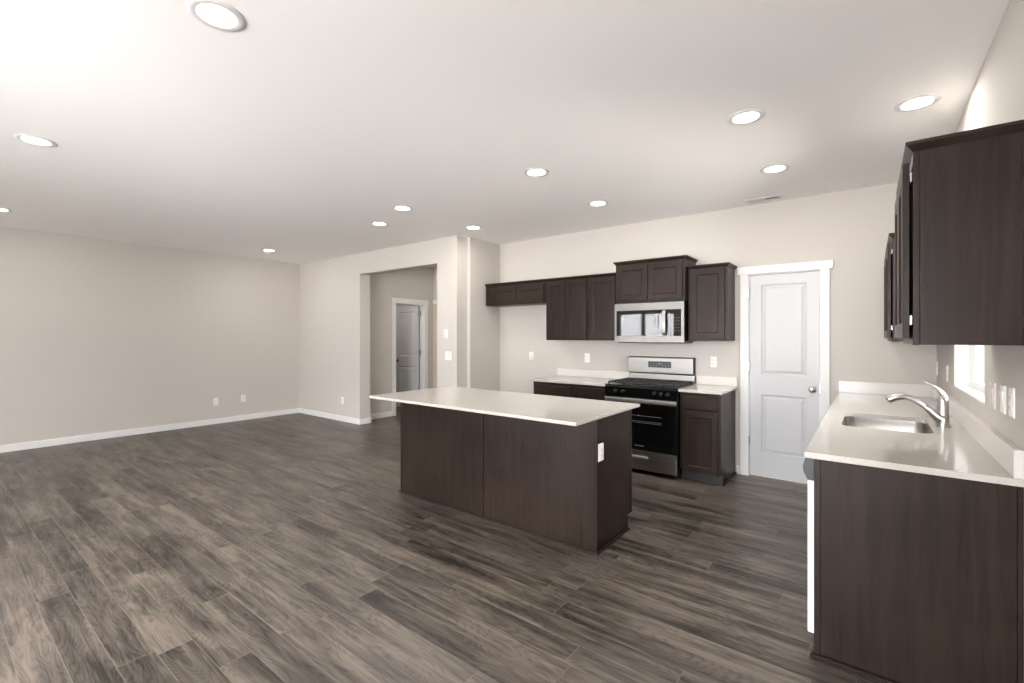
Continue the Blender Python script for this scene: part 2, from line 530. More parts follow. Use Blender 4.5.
def knob_mesh(b, c, axis, d):
    """door knob: rose, neck and rounded grip, out along +d of the axis"""
    prof = [(.032, 0), (.032, .006), (.013, .010), (.011, .030), (.018, .036), (.027, .044), (.029, .053), (.024, .062), (.010, .067)]
    b.lathe([(r, h * d) for r, h in prof], c, axis, 20)
    return b


# pantry door: children of its casing
b = MB(Tback)
cz = .018
b.box(PD0 - .070, PD0 + .005, 0, cz, 0, PDH, .002).box(PD1 - .005, PD1 + .066, 0, cz, 0, PDH, .002)
b.box(PD0 - .098, PD1 + .092, 0, cz + .006, PDH - .005, PDH + .072, .002)
pd = struct(b.build('door_1', M['trim']))
b = MB(Tback)       # jambs and stop
b.box(PD0, PD0 + .012, -.11, -.001, 0, PDH - .001).box(PD1 - .012, PD1, -.11, -.001, 0, PDH - .001).box(PD0 + .012, PD1 - .012, -.11, -.001, PDH - .014, PDH - .001)
b.build('door_jamb', M['trim'], pd)
b = panel_slab(MB(Tback), PD0 + .015, PD1 - .015, .012, PDH - .017, -.048, -.010, -0.862, -0.478,
               [(.245, .828), (1.030, 1.925)])
leaf = b.build('door_leaf', M['door'], pd)
knob_mesh(MB(Tback), (-0.432, -.010, .913), 'y', 1).build('knob', M['nickel'], leaf, True)
for z in (1.80, 1.062, .32):
    h = MB(Tback).lathe([(.0065, 0), (.0065, .085)], (PD0 + .012, .004, z), 'z', 10)
    h.box(PD0 + .004, PD0 + .012, .0185, .0205, z, z + .085)
    if z > 1.5: h.box(PD0 - .035, PD0 + .012, .010, .016, z + .083, z + .089)
    h.build('hinge', M['nickel'], pd, True)
MB(Tback).box(PD1 - .0125, PD1 - .004, -.010, .019, .885, .945).build('strike_plate', M['nickel'], pd)
# back wall of the closed pantry behind the leaf
struct(MB().box(PD0 - .5, PD1 + .5, YB + .9, YB + 1.0, 0, H).build('wall_pantry', M['wall']))

# hallway door, open into the room on the left
b = MB()
b.box(HX, HX + .018, HD0 - .078, HD0, 0, HDH, .002).box(HX, HX + .018, HD1, HD1 + .078, 0, HDH, .002)
b.box(HX, HX + .024, HD0 - .095, HD1 + .095, HDH, HDH + .085, .002)
hd = struct(b.build('door_2', M['trim']))
b = MB()
b.box(HX - .115, HX, HD0, HD0 + .012, 0, HDH).box(HX - .115, HX, HD1 - .012, HD1, 0, HDH).box(HX - .115, HX, HD0 + .012, HD1 - .012, HDH - .012, HDH)
b.build('door_jamb', M['trim'], hd)
yl = HD1 - .060


def Thd(p): return (HX - .118 - p[0], yl + .035 - p[1], p[2])
b = panel_slab(MB(Thd), 0.0, .64, .012, HDH - .017, 0, .036, .105, .535, [(.245, .828), (1.030, 1.88)])
hl = b.build('door_leaf', M['door'], hd)
knob_mesh(MB(Thd), (.585, .036, .93), 'y', 1).build('knob', M['bronze'], hl, True)
for z in (1.80, 1.06, .25):
    h = MB().lathe([(.008, 0), (.008, .09)], (HX - .108, yl - .008, z), 'z', 10)
    h.box(HX - .105, HX - .070, HD1 - .0145, HD1 - .0118, z, z + .09)
    h.build('hinge', M['nickel'], hd, True)

# closed door at the end of the hallway
ED0, ED1 = HX + .002, -5.87


def Tend(p): return (p[0], HY - p[1], p[2])
b = MB(Tend)
b.box(ED1, ED1 + .07, 0, .018, 0, 2.03, .002).box(ED0, ED1 + .09, 0, .024, 2.03, 2.10, .002)
ed = struct(b.build('door_3', M['trim']))
b = panel_slab(MB(Tend), ED0, ED1, .012, 2.03, .002, .012, ED0 + .03, ED1 - .03, [(.245, .828), (1.030, 1.90)])
el = b.build('door_leaf', M['door_tan'], ed)
knob_mesh(MB(Tend), (ED1 - .07, .012, .93), 'y', 1).build('knob', M['bronze'], el, True)


# ---------------------------------------------------------------- cabinets
def shaker(T, u0, u1, z0, z1, o, name, root, fr=.056, th=.019):
    prof = [(0.0, o), (0.0, o + th - .002), (.002, o + th), (fr, o + th), (fr + .008, o + th - .008), (fr + .014, o + th - .008)]
    return MB(T).rings_panel(u0, u1, z0, z1, prof).build(name, M['wood'], root)


def slab_front(T, u0, u1, z0, z1, o, name, root, th=.019):
    prof = [(0.0, o), (0.0, o + th - .006), (.010, o + th), (.020, o + th)]
    return MB(T).rings_panel(u0, u1, z0, z1, prof).build(name, M['woodh'], root)


def frame_front(T, u0, u1, z0, z1, o, holes, root, th=.019):
    """face frame behind the doors"""
    return MB(T).box(u0, u1, o - th, o, z0, z1, .0015).build('face_frame', M['wood'], root)


def crown(T, u0, u1, d, z1, root, left=0, right=0, h=.034, fl=.022, m=None):
    a0, a1 = u0 - (fl if left else 0), u1 + (fl if right else 0)
    rect = lambda p0, p1, q, z: [(p0, .0005, z), (p1, .0005, z), (p1, q, z), (p0, q, z)]
    MB(T).loft([rect(u0 - .001 * left, u1 + .001 * right, d + .001, z1 - h), rect(a0, a1, d + fl, z1 - .011), rect(a0, a1, d + fl, z1)]).build('crown_molding', m or M['woodh'], root)


def upper(T, name, label, u0, u1, z0, z1, d, doors, left=0, right=0, gap=0.0):
    """wall cabinet, d = face of the frame out from the wall"""
    c = T(((u0 + u1) / 2, d / 2, z0))
    root = thing(name, label, 'cabinet', c, 'dark wall cabinets')
    g = .0006
    MB(T).box(u0 + g, u1 - g, .0005, d - .0192, z0, z1 - .012, .001).build('carcass', M['wood'], root)
    MB(T).box(u0 + g, u1 - g, d - .019, d, z0 - .0015, z1 - .012, .001).build('face_frame', M['wood'], root)
    for a, c_, p, q in doors: shaker(T, a, c_, p, q, d + gap + .0005, 'door', root)
    crown(T, u0 + (0 if left else g), u1 - (0 if right else g), d, z1, root, left, right)
    return root


FD = YB - 4.868      # 0.322 out from the wall
upper(Tback, 'wall_cabinet', 'short dark double-door wall cabinet hanging over the empty fridge space', -4.222, -3.222, 1.832, 2.132, FD,
      [(-4.098, -3.674, 1.846, 2.068), (-3.668, -3.250, 1.846, 2.068)])
upper(Tback, 'wall_cabinet', 'tall dark double-door wall cabinet next to the short fridge cabinet', -3.220, -2.628, 1.365, 2.132, FD,
      [(-3.196, -2.931, 1.388, 2.090), (-2.925, -2.648, 1.388, 2.090)])
upper(Tback, 'wall_cabinet', 'tall dark single-door wall cabinet just left of the microwave', -2.626, -2.262, 1.365, 2.132, FD,
      [(-2.606, -2.276, 1.388, 2.090)])
upper(Tback, 'wall_cabinet', 'raised dark two-door wall cabinet directly above the microwave', -2.252, -1.492, 1.776, 2.238, YB - 4.815,
      [(-2.226, -1.882, 1.802, 2.188), (-1.876, -1.517, 1.802, 2.188)], 1, 1)
upper(Tback, 'wall_cabinet', 'dark single-door wall cabinet between microwave and white pantry door', -1.476, -1.102, 1.365, 2.132, FD,
      [(-1.450, -1.126, 1.388, 2.090)], 0, 1)

RD = XR - .126
nu = upper(Tright, 'wall_cabinet', 'large dark wall cabinet end nearest the camera, top right above the counter', 2.270, 2.985, 1.383, 2.132, RD,
           [(2.276, 2.622, 1.407, 2.062), (2.630, 2.978, 1.407, 2.062)], 1, 1, gap=.010)
MB(Tright).box(2.262, 2.2695, .0005, .034, 1.383, 2.096, .0015).build('scribe_strip', M['wood'], nu)
for z in (1.455, 1.99):
    h = MB(Tright).box(2.281, 2.315, RD + .0005, RD + .0098, z, z + .038, .002)
    h.box(2.315, 2.345, RD + .0005, RD + .0098, z + .008, z + .028, .002)
    h.build('hinge', M['nickel'], nu)
fu = upper(Tright, 'wall_cabinet', 'farther dark wall cabinet on the right wall beyond the sink window', 4.185, 5.184, 1.375, 2.132, RD,
           [(4.191, 4.675, 1.398, 2.070), (4.683, 5.166, 1.398, 2.070)], 1, 0, gap=.010)
for z in (1.455, 1.99):
    MB(Tright).box(4.196, 4.230, RD + .0005, RD + .0098, z, z + .038, .002).build('hinge', M['nickel'], fu)


def base(T, name, label, u0, u1, d, zt, drawers, doors, group='dark base cabinets', shoe_l=False, shoe_r=False, toe=.072, th=.112):
    c = T(((u0 + u1) / 2, d / 2, 0))
    root = thing(name, label, 'cabinet', c, group)
    g = .0006
    body = [(.0005, 0), (d - toe, 0), (d - toe, th), (d - .0192, th), (d - .0192, zt), (.0005, zt)]
    MB(T).prism(body, u0 + g, u1 - g).build('carcass', M['wood'], root)
    MB(T).box(u0 + g, u1 - g, d - .019, d, th, zt, .001).build('face_frame', M['wood'], root)
    for a, c_, p, q in drawers: slab_front(T, a, c_, p, q, d + .0005, 'drawer_front', root)
    for a, c_, p, q in doors: shaker(T, a, c_, p, q, d + .0005, 'door', root)
    MB(T).box(u0 + g, u1 - g, d - toe + .0005, d - toe + .008, 0, th - .002).build('toe_kick', M['toe'], root)
    if shoe_r:
        MB(T).box(u1, u1 + .013, .001, d - toe + .014, 0, .018, .004).build('shoe_molding', M['woodh'], root)
    return root


CT = .898            # top of the counters
BT = CT - .0262
BD = YB - 4.604      # face frame of the range-side base cabinets
base(Tback, 'base_cabinet', 'dark drawer base cabinet at the left end of the range wall', -3.230, -2.680, BD, BT,
     [(-3.208, -2.694, .700, .838)], [(-3.208, -2.945, .125, .686), (-2.939, -2.694, .125, .686)])
base(Tback, 'base_cabinet', 'dark drawer base cabinet directly left of the range', -2.678, -2.258, BD, BT,
     [(-2.656, -2.276, .700, .838)], [(-2.656, -2.276, .125, .686)])
base(Tback, 'base_cabinet', 'dark drawer-and-door base cabinet between range and pantry door', -1.476, -1.097, BD, BT,
     [(-1.452, -1.122, .702, .838)], [(-1.452, -1.122, .105, .688)], shoe_r=True)


# island, its finished back towards the camera
ix0, ix1, idp = -3.375, -1.400, .555
BI = .8832           # underside of the island top
isl = thing('kitchen_island', 'dark espresso island cabinet standing alone in the middle of the kitchen', 'island', (-2.39, 2.99, 0))
bodyp = [(.013, 0), (idp - .072, 0), (idp - .072, .112), (idp - .0192, .112), (idp - .0192, BI), (.013, BI)]
MB(Tisl).prism(bodyp, ix0 + .006, ix1 - .006).build('carcass', M['wood'], isl)
seam = -2.376
MB(Tisl).box(ix0 + .0185, seam - .004, .002, .0125, .0, BI, .001).build('back_panel', M['wood'], isl)
MB(Tisl).box(seam + .004, ix1 - .0165, .002, .0125, .0, BI, .001).build('back_panel', M['wood'], isl)
MB(Tisl).box(seam - .0035, seam + .0035, .0105, .0125, .0, BI).build('seam_shade', M['toe'], isl)  # dark strip stands in for the shade in the panel gap
for a, c in ((ix0, ix0 + .0155), (ix1 - .0135, ix1)):
    MB(Tisl).box(a, c, 0, .0125, 0, BI, .001).build('corner_trim', M['wood'], isl)
endp = [(.013, 0), (idp - .072, 0), (idp - .072, .112), (idp - .020, .112), (idp - .020, BI), (.013, BI)]
MB(Tisl).prism(endp, ix1 - .0055, ix1 - .0005).build('end_panel', M['wood'], isl)
MB(Tisl).prism(endp, ix0 + .0005, ix0 + .0055).build('end_panel', M['wood'], isl)
MB(Tisl).box(ix0, ix1 + .002, idp - .019, idp, .112, BI, .001).build('face_frame', M['wood'], isl)
MB(Tisl).box(ix0 + .006, ix1 - .006, idp - .0715, idp - .064, 0, .110).build('toe_kick', M['toe'], isl)
n = 4; wd = (ix1 - ix0 - .04) / n
for k in range(n):
    a = ix0 + .02 + k * wd + .004; c = a + wd - .008
    slab_front(Tisl, a, c, .702, .838, idp + .0005, 'drawer_front', isl)
    shaker(Tisl, a, c, .125, .688, idp + .0005, 'door', isl)
MB(Tisl).box(ix0 - .012, ix1 + .012, -.012, -.0003, 0, .017, .004).build('shoe_molding', M['woodh'], isl)
MB(Tisl).box(ix1 + .0003, ix1 + .012, .0005, idp - .066, 0, .017, .004).build('shoe_molding', M['woodh'], isl)


def rrect(x0, x1, y0, y1, r, n=6):
    out = []
    for cx, cy, a0 in ((x1 - r, y1 - r, 0), (x0 + r, y1 - r, 90), (x0 + r, y0 + r, 180), (x1 - r, y0 + r, 270)):
        for k in range(n + 1):
            a = R(a0 + 90 * k / n); out.append((cx + r * math.cos(a), cy + r * math.sin(a)))
    return out


def slab(x0, x1, y0, y1, z0, z1, name, root, hole=None):
    b = MB()
    if not hole:
        b.box(x0, x1, y0, y1, z0, z1, .0015)
    else:
        outer = [(x0, y0), (x1, y0), (x1, y1), (x0, y1)]
        for z in (z0, z1):
            es = []
            for loop in (outer, hole):
                vs = [b.v((x, y, z)) for x, y in loop]
                es += [b.bm.edges.new((vs[i], vs[(i + 1) % len(vs)])) for i in range(len(vs))]
            bmesh.ops.triangle_fill(b.bm, use_beauty=True, edges=es)
        for loop in (outer, hole):
            b.loft([[(x, y, z0) for x, y in loop], [(x, y, z1) for x, y in loop]], False, False)
        bmesh.ops.remove_doubles(b.bm, verts=b.bm.verts, dist=1e-5)
    return b.build(name, M['quartz'], root)


# counters: one thing each
ct = thing('island_countertop', 'pale quartz countertop overhanging the dark island', 'countertop', (-2.38, 2.87, BI))
slab(-3.390, -1.368, 2.388, 3.345, BI + .0006, .9045, 'slab', ct)
cl = thing('countertop', 'short pale quartz countertop left of the range', 'countertop', (-2.75, 4.87, CT - .026), 'quartz countertops')
slab(-3.243, -2.257, 4.560, YB - .001, CT - .026, CT, 'slab', cl)
MB().box(-3.243, -2.257, YB - .021, YB - .001, CT + .0003, .990, .002).build('backsplash', M['splash'], cl)
cr_ = thing('countertop', 'tiny pale quartz countertop between range and pantry door', 'countertop', (-1.27, 4.87, CT - .026), 'quartz countertops')
slab(-1.478, -1.080, 4.560, YB - .001, CT - .026, CT, 'slab', cr_)
MB().box(-1.478, -1.080, YB - .021, YB - .001, CT + .0003, .990, .002).build('backsplash', M['splash'], cr_)

CS = .902
SY0 = 2.420
cs = thing('countertop', 'long pale quartz countertop holding the sink along the right wall', 'countertop', (0.1, 3.8, CS - .026), 'quartz countertops')
hole = rrect(-.132, .268, 3.255, 3.855, .055)
slab(-.229, XR - .001, SY0, YB - .001, CS - .026, CS, 'slab', cs, hole)
b = MB()
b.box(XR - .027, XR - .001, SY0 + .001, YB - .0215, CS + .0003, CS + .104, .002)
b.box(-.226, XR - .001, YB - .021, YB - .001, CS + .0003, CS + .104, .002)
b.build('backsplash', M['splash'], cs)

# undermount sink
sk = thing('sink', 'rectangular stainless steel undermount sink set into the right counter', 'sink', (.067, 3.59, .70))
b = MB()
zt = CS - .0265
rings = []
for ins, z in ((-.014, zt), (-.004, zt), (-.003, zt - .02), (.004, zt - .15), (.020, zt - .178), (.050, zt - .186)):
    rings.append([(x, y, z) for x, y in rrect(-.132 + ins, .268 - ins, 3.255 + ins, 3.855 - ins, .055)])
b.loft(rings, False, True)
b.build('basin', M['basin'], sk, True)
MB().lathe([(.045, 0), (.045, .003), (.036, .003), (.030, -.001)], (.07, 3.60, zt - .1855), 'z', 24).build('drain', M['nickel'], sk, True)

# faucet
FX, FY = .328, 3.58
fa = thing('faucet', 'satin nickel single-lever kitchen faucet arching over the sink', 'faucet', (FX, FY, CS))
MB().lathe([(.033, .0005), (.033, .005), (.029, .009), (.0275, .05), (.0265, .118), (.026, .126)], (FX, FY, CS), 'z', 24).build('body', M['nickel'], fa, True)
MB().lathe([(.0245, .1265), (.0245, .130), (.0265, .132), (.026, .150), (.021, .166), (.009, .176)], (FX, FY, CS), 'z', 24).build('lever_cap', M['nickel'], fa, True)
p = spline([(FX + .002, FY, CS + .040), (FX - .025, FY, CS + .060), (FX - .052, FY, CS + .086), (FX - .077, FY, CS + .107)], 6)
MB().tube(p, lerp_list([.036, .029, .0205, .0168], len(p)), 14).build('spout_base', M['nickel'], fa, True)
p = spline([(FX - .079, FY, CS + .109), (FX - .120, FY, CS + .138), (FX - .162, FY, CS + .154), (FX - .205, FY, CS + .151), (FX - .240, FY, CS + .132)], 6)
sp_ = MB().tube(p, lerp_list([.0165, .0158, .0165, .0215, .0215], len(p)), 14).build('spray_head', M['nickel'], fa, True)
MB().tube([(FX - .2405, FY, CS + .1315), (FX - .245, FY, CS + .128)], [.018, .017], 14).build('nozzle', M['charcoal'], sp_, True)
p = spline([(FX + .006, FY, CS + .150), (FX - .002, FY, CS + .186), (FX - .029, FY, CS + .219), (FX - .059, FY, CS + .238), (FX - .083, FY, CS + .249)], 6)
MB().tube(p, lerp_list([.026, .017, .0110, .0080, .0055], len(p)), 12, .8).build('lever', M['nickel'], fa, True)

# sink run: end panel, dishwasher, base cabinets
BS = CS - .0262
EY = 2.434
ep = thing('end_panel', 'tall dark wood end panel closing the sink counter, nearest the camera', 'cabinet panel', (.12, EY + .01, 0))
MB().box(-.172, XR - .0165, EY + .001, EY + .018, 0, BS, .001).build('panel', M['wood'], ep)
MB().box(-.196, -.1725, EY, EY + .0185, 0, BS, .0015).build('front_stile', M['wood'], ep)
MB().box(XR - .016, XR - .0005, EY - .006, EY + .018, 0, BS, .0015).build('scribe_strip', M['wood'], ep)
MB().box(-.208, XR - .0005, EY - .019, EY - .0065, 0, .019, .004).build('shoe_molding', M['woodh'], ep)

dw = thing('dishwasher', 'dishwasher with charcoal control strip beside the dark end panel', 'dishwasher', (.1, 2.75, 0))
MB().box(-.185, XR - .02, EY + .022, 3.045, .087, BS - .004, .002).build('tub', M['charcoal'], dw)
MB().box(-.222, -.1865, EY + .0225, 3.044, .088, .768, .003).build('door', M['filmwhite'], dw)
cp = [(XR + .1865, .7705), (XR + .222, .7705), (XR + .238, .806), (XR + .240, .832), (XR + .230, .872), (XR + .1865, .872)]
MB(Tright).prism(cp, EY + .0225, 3.044).build('control_panel', M['charcoal'], dw)
MB().box(-.135, -.127, EY + .025, 3.044, 0, .085).build('toe_kick', M['toe'], dw)
for y in (EY + .06, 3.0): MB().lathe([(.015, 0), (.015, .0865)], (-.06, y, 0), 'z', 12).build('leg', M['charcoal'], dw)

SD = XR + .186
root = thing('base_cabinet', 'dark two-door sink base cabinet under the sink', 'cabinet', (.1, 3.5, 0), 'dark base cabinets')
y0, y1 = 3.048, 3.960
b = MB(Tright)       # open box so the basin hangs free inside
b.box(y0, y0 + .016, .001, SD - .072, 0, BS).box(y1 - .016, y1, .001, SD - .072, 0, BS).box(y0 + .016, y1 - .016, .001, SD - .072, .112, .128)
b.box(y0, y0 + .016, SD - .072, SD - .0192, .112, BS).box(y1 - .016, y1, SD - .072, SD - .0192, .112, BS)
b.build('carcass', M['wood'], root)
b = MB(Tright)
b.box(y0, y0 + .04, SD - .019, SD, .112, BS).box(y1 - .04, y1, SD - .019, SD, .112, BS).box(y0 + .04, y1 - .04, SD - .019, SD, .112, .15).box(y0 + .04, y1 - .04, SD - .019, SD, .69, BS)
b.build('face_frame', M['wood'], root)
slab_front(Tright, y0 + .02, y1 - .02, .702, .838, SD + .0005, 'false_drawer_front', root)
for a, c in ((y0 + .02, 3.501), (3.507, y1 - .02)): shaker(Tright, a, c, .125, .688, SD + .0005, 'door', root)
MB(Tright).box(y0, y1, SD - .0715, SD - .064, 0, .110).build('toe_kick', M['toe'], root)
base(Tright, 'base_cabinet', 'dark base cabinet in the far corner beyond the sink', 3.962, 5.180, SD, BS,
     [(3.985, 4.565, .702, .838), (4.575, 5.155, .702, .838)], [(3.985, 4.565, .125, .688), (4.575, 5.155, .125, .688)])

# ---------------------------------------------------------------- range
RX0, RX1 = -2.247, -1.487
rg = thing('gas_range', 'stainless and black freestanding gas range between the base cabinets', 'stove', ((RX0 + RX1) / 2, 4.85, 0))
rf = 4.575             # front of the body
MB().box(RX0, RX1, rf, YB - .012, .045, .893, .003).build('body', M['black'], rg)
for x in (RX0 + .05, RX1 - .05):
    for y in (rf + .05, YB - .08):
        MB().lathe([(.018, 0), (.018, .006), (.010, .010), (.010, .0455)], (x, y, 0), 'z', 12).build('foot', M['matte'], rg)
b = MB()
b.box(RX0 - .004, RX1 + .004, rf - .034, YB - .085, .8935, .905, .004, 2)
ck = b.build('cooktop', M['black'], rg)
for x, y, r in ((-2.07, 4.70, .045), (-2.07, 4.96, .034), (-1.867, 4.83, .040), (-1.665, 4.70, .045), (-1.665, 4.96, .034)):
    MB().lathe([(r + .015, .9052), (r + .012, .912), (r, .913), (r, .920), (r - .008, .924)], (x, y, 0), 'z', 20).build('burner', M['matte'], ck, True)
for g0 in range(3):
    a = RX0 + .022 + g0 * .2425; c = a + .236
    b = MB(); y0, y1 = rf - .012, YB - .110; zt = .934
    for x in (a + .006, c - .006): b.box(x - .006, x + .006, y0, y1, zt - .014, zt, .002)
    for y in (y0 + .006, (y0 + y1) / 2, y1 - .006): b.box(a, c, y - .006, y + .006, zt - .014, zt, .002)
    for x in (a + .08, c - .08): b.box(x - .0045, x + .0045, y0, y1, zt - .012, zt - .001, .002)
    for y in (y0 + .13, y1 - .13): b.box(a, c, y - .0045, y + .0045, zt - .012, zt - .001, .002)
    for x in (a + .008, c - .008):
        for y in (y0 + .008, y1 - .008): b.box(x - .006, x + .006, y - .006, y + .006, .9052, zt - .013)
    b.build('grate', M['matte'], rg)
# black front control strip with knobs
cpr = [(rf - .001, .778), (rf - .030, .786), (rf - .036, .880), (rf - .030, .892), (rf - .001, .892)]
MB().loft([[(x, y, z) for y, z in cpr] for x in (RX0, RX1)]).build('control_panel', M['blackglass'], rg)
for x in (-2.125, -2.045, -1.705, -1.640, -1.575):
    k = MB().lathe([(.021, 0), (.021, -.010), (.017, -.014), (.015, -.032), (.011, -.034)], (x, rf - .0335, .838), 'y', 20)
    k.box(x - .004, x + .004, rf - .075, rf - .062, .822, .854, .002)
    k.build('knob', M['black'], rg, True)
# oven door
od = panel = None
MB().box(RX0 + .002, RX1 - .002, rf - .034, rf - .001, .250, .774, .004, 2).build('oven_door', M['blackglass'], rg)
od = [o for o in rg.children if o.name.startswith('oven_door')][0]
hb = MB()
hb.box(RX0 + .002, RX1 - .002, rf - .039, rf - .0345, .728, .773, .002)
hb.loft([[(x, rf - .0385 - dy, z) for dy, z in ((0, .734), (.010, .734), (.014, .740), (.014, .762), (.010, .768), (0, .768))] for x in (RX0 + .004, RX1 - .004)])
hb.build('handle', M['steel'], od)
for z in (.60, .545, .53):
    MB().box(RX0 + .15, RX1 - .15, rf - .0345, rf - .0341, z, z + .003).build('rack_line', M['vinylgrey'], od)
MB().box(-1.915, -1.819, rf - .0347, rf - .0341, .290, .300).build('badge', M['vinylgrey'], od)
dr = MB().box(RX0 + .002, RX1 - .002, rf - .030, rf - .001, .050, .243, .004, 2).build('storage_drawer', M['steel_dark'], rg)
MB().box(-2.06, -1.775, rf - .046, rf - .0302, .170, .192, .004, 2).build('drawer_pull', M['steel_light'], dr)
MB().box(RX0 + .002, RX1 - .002, rf - .034, rf - .0302, .236, .243, .001).build('drawer_trim', M['steel'], dr)
# backguard
bgp = [(YB - .013, .905), (YB - .080, .905), (YB - .060, .925), (YB - .052, .985), (YB - .013, .985)]
MB().loft([[(x, y, z) for y, z in bgp] for x in (RX0 + .004, RX1 - .004)]).build('backguard_base', M['steel'], rg)
MB().box(RX0 + .010, RX1 - .010, YB - .050, YB - .014, .9855, .998).build('vent_slot', M['black'], rg)
g_ = MB().box(RX0 + .004, RX1 - .016, YB - .075, YB - .030, .9985, 1.172, .008, 3).build('backguard', M['steel'], rg)
MB().box(RX0, RX1 - .002, YB - .0295, YB - .013, .9985, 1.180, .006, 2).build('backguard_shell', M['black'], rg)
dsp = MB().box(-1.995, -1.735, YB - .078, YB - .0755, 1.060, 1.130, .002).build('display', M['charcoal'], g_)
for r_ in range(2):
    for k in range(7):
        if k == 3: continue
        x = -1.965 + k * .0335; z = 1.078 + r_ * .024
        MB().box(x - .006, x + .006, YB - .0788, YB - .0781, z, z + .006).build('button', M['digits'], dsp)
MB().box(-1.880, -1.852, YB - .0788, YB - .0781, 1.096, 1.112).build('clock', M['digits'], dsp)

# ---------------------------------------------------------------- microwave
mx0, mx1, mz0, mz1 = -2.252, -1.492, 1.350, 1.762
mf = 4.785
mw = thing('microwave', 'stainless over-the-range microwave mounted under the raised cabinet', 'microwave', ((mx0 + mx1) / 2, 4.98, mz0))
MB().box(mx0 + .003, mx1 - .003, mf + .0225, YB - .001, mz0 + .006, 1.7735, .002).build('body', M['black'], mw)
MB().box(mx0 + .02, mx1 - .02, mf + .05, YB - .05, mz0 - .012, mz0 + .0055, .003).build('vent_plate', M['charcoal'], mw)
gx0, gx1, gz0, gz1 = mx0 + .020, mx1 - .030, mz0 + .066, mz1 - .070
b = MB()
b.box(mx0, gx0, mf, mf + .022, gz0, gz1).box(gx1, mx1, mf, mf + .022, gz0, gz1)
b.box(mx0, mx1, mf, mf + .022, mz0, gz0).box(mx0, mx1, mf, mf + .022, gz1, mz1 + .006)
fr = b.build('front_frame', M['steel_mw'], mw)
cx = -1.632
MB().box(gx0 + .0005, cx - .0012, mf + .004, mf + .021, gz0 + .0005, gz1 - .0005).build('door_glass', M['mwglass'], mw)
pn = MB().box(cx + .0012, gx1 - .0005, mf + .004, mf + .021, gz0 + .0005, gz1 - .0005).build('control_panel', M['mwglass'], mw)
for r_ in range(5):
    for k in range(3):
        x = cx + .042 + k * .022; z = gz0 + .05 + r_ * .034
        MB().box(x - .004, x + .004, mf + .0034, mf + .0039, z, z + .005).build('key', M['digits'], pn)
b = MB()
p = spline([(-1.690, mf + .003, gz0 + .004), (-1.690, mf - .030, gz0 + .03), (-1.690, mf - .040, (gz0 + gz1) / 2), (-1.690, mf - .030, gz1 - .03), (-1.690, mf + .003, gz1 - .004)], 6)
rg_ = [[(q.x - .017, q.y, q.z), (q.x + .017, q.y, q.z), (q.x + .017, q.y + .012, q.z), (q.x - .017, q.y + .012, q.z)] for q in p]
b.loft(rg_).build('handle', M['steel'], mw)


# ---------------------------------------------------------------- wall plates
def plate(name, label, cat, loc, rotz, kinds, group, m=None, w_=.07, h=.115):
    """cover plate facing -y, one gang per entry of kinds"""
    n = len(kinds); W = w_ + .046 * (n - 1)
    root = thing(name, label, cat, loc, group, rotz)

    def put(b, nm, mm, par=root, sm=False):
        o = b.build(nm, mm, None, sm); o.parent = par; return o
    put(MB().loft([[(sx * (W / 2 - i), y, sz * (h / 2 - i)) for sx, sz in ((-1, -1), (1, -1), (1, 1), (-1, 1))] for i, y in ((0, 0), (0, -.003), (.004, -.0065))]), 'cover_plate', m or M['plate'])
    for k, kd in enumerate(kinds):
        x = (k - (n - 1) / 2) * .046
        if kd == 'o':
            o = put(MB().box(x - .017, x + .017, -.0085, -.0062, -.034, .034, .001), 'receptacle', m or M['plate'])
            b = MB()
            for z in (-.019, .019):
                b.box(x - .008, x - .0055, -.0090, -.0084, z - .006, z + .006).box(x + .0055, x + .008, -.0090, -.0084, z - .006, z + .006)
                b.lathe([(.0028, -.0090), (.0028, -.0084)], (x, 0, z - .011), 'y', 8)
            put(b, 'slots', M['slot'], o)
        elif kd == 's':
            put(MB().loft([[(x - .0165, -.0062, -.033), (x + .0165, -.0062, -.033), (x + .0165, -.0062, .033), (x - .0165, -.0062, .033)],
                           [(x - .0165, -.0072, -.033), (x + .0165, -.0072, -.033), (x + .0165, -.0115, .033), (x - .0165, -.0115, .033)]]), 'rocker', m or M['plate'])
        elif kd == 't':
            put(MB().box(x - .022, x + .022, -.020, -.0062, -.040, .040, .004, 2), 'thermostat_body', m or M['plate'])
    return root


G = 'white wall outlets and switches'
plate('wall_outlet', 'white outlet low on the long left wall, farther from the corner', 'outlet', (XL, 2.985, .361), R(90), 'o', G)
plate('wall_outlet', 'white outlet low on the left wall, nearer the far corner', 'outlet', (XL, 3.400, .368), R(90), 'o', G)
plate('wall_outlet', 'white outlet low on the wall left of the hall opening', 'outlet', (-6.940, YH, .343), 0, 'o', G)
plate('thermostat', 'small white thermostat above the light switch by the hall opening', 'thermostat', (-4.495, YH, 1.440), 0, 't', None, w_=.062, h=.120)
plate('light_switch', 'white two-gang light switch below the thermostat by the hall opening', 'switch', (-4.450, YH, 1.148), 0, 'ss', G)
plate('wall_outlet', 'white outlet on the bare wall of the empty fridge space', 'outlet', (-3.673, YB, 1.140), 0, 'o', G)
plate('wall_outlet', 'white outlet above the counter left of the range', 'outlet', (-2.815, YB, 1.138), 0, 'o', G)
plate('wall_outlet', 'white outlet between the range and the pantry door', 'outlet', (-1.313, YB, 1.142), 0, 'o', G)
plate('island_outlet', 'white outlet on the dark end of the island', 'outlet', (ix1, 2.763, .652), R(90), 'o', G)
plate('wall_outlet', 'white plate on right wall in the far corner behind the faucet', 'outlet', (XR, 5.120, 1.150), R(-90), 'o', G)
plate('wall_outlet', 'white plate on right wall just past the sink window', 'outlet', (XR, 4.480, 1.150), R(-90), 'o', G)
plate('light_switch', 'beige two-gang plate on right wall just before the sink window', 'switch', (XR, 2.955, 1.150), R(-90), 'ss', G, M['platebeige'])
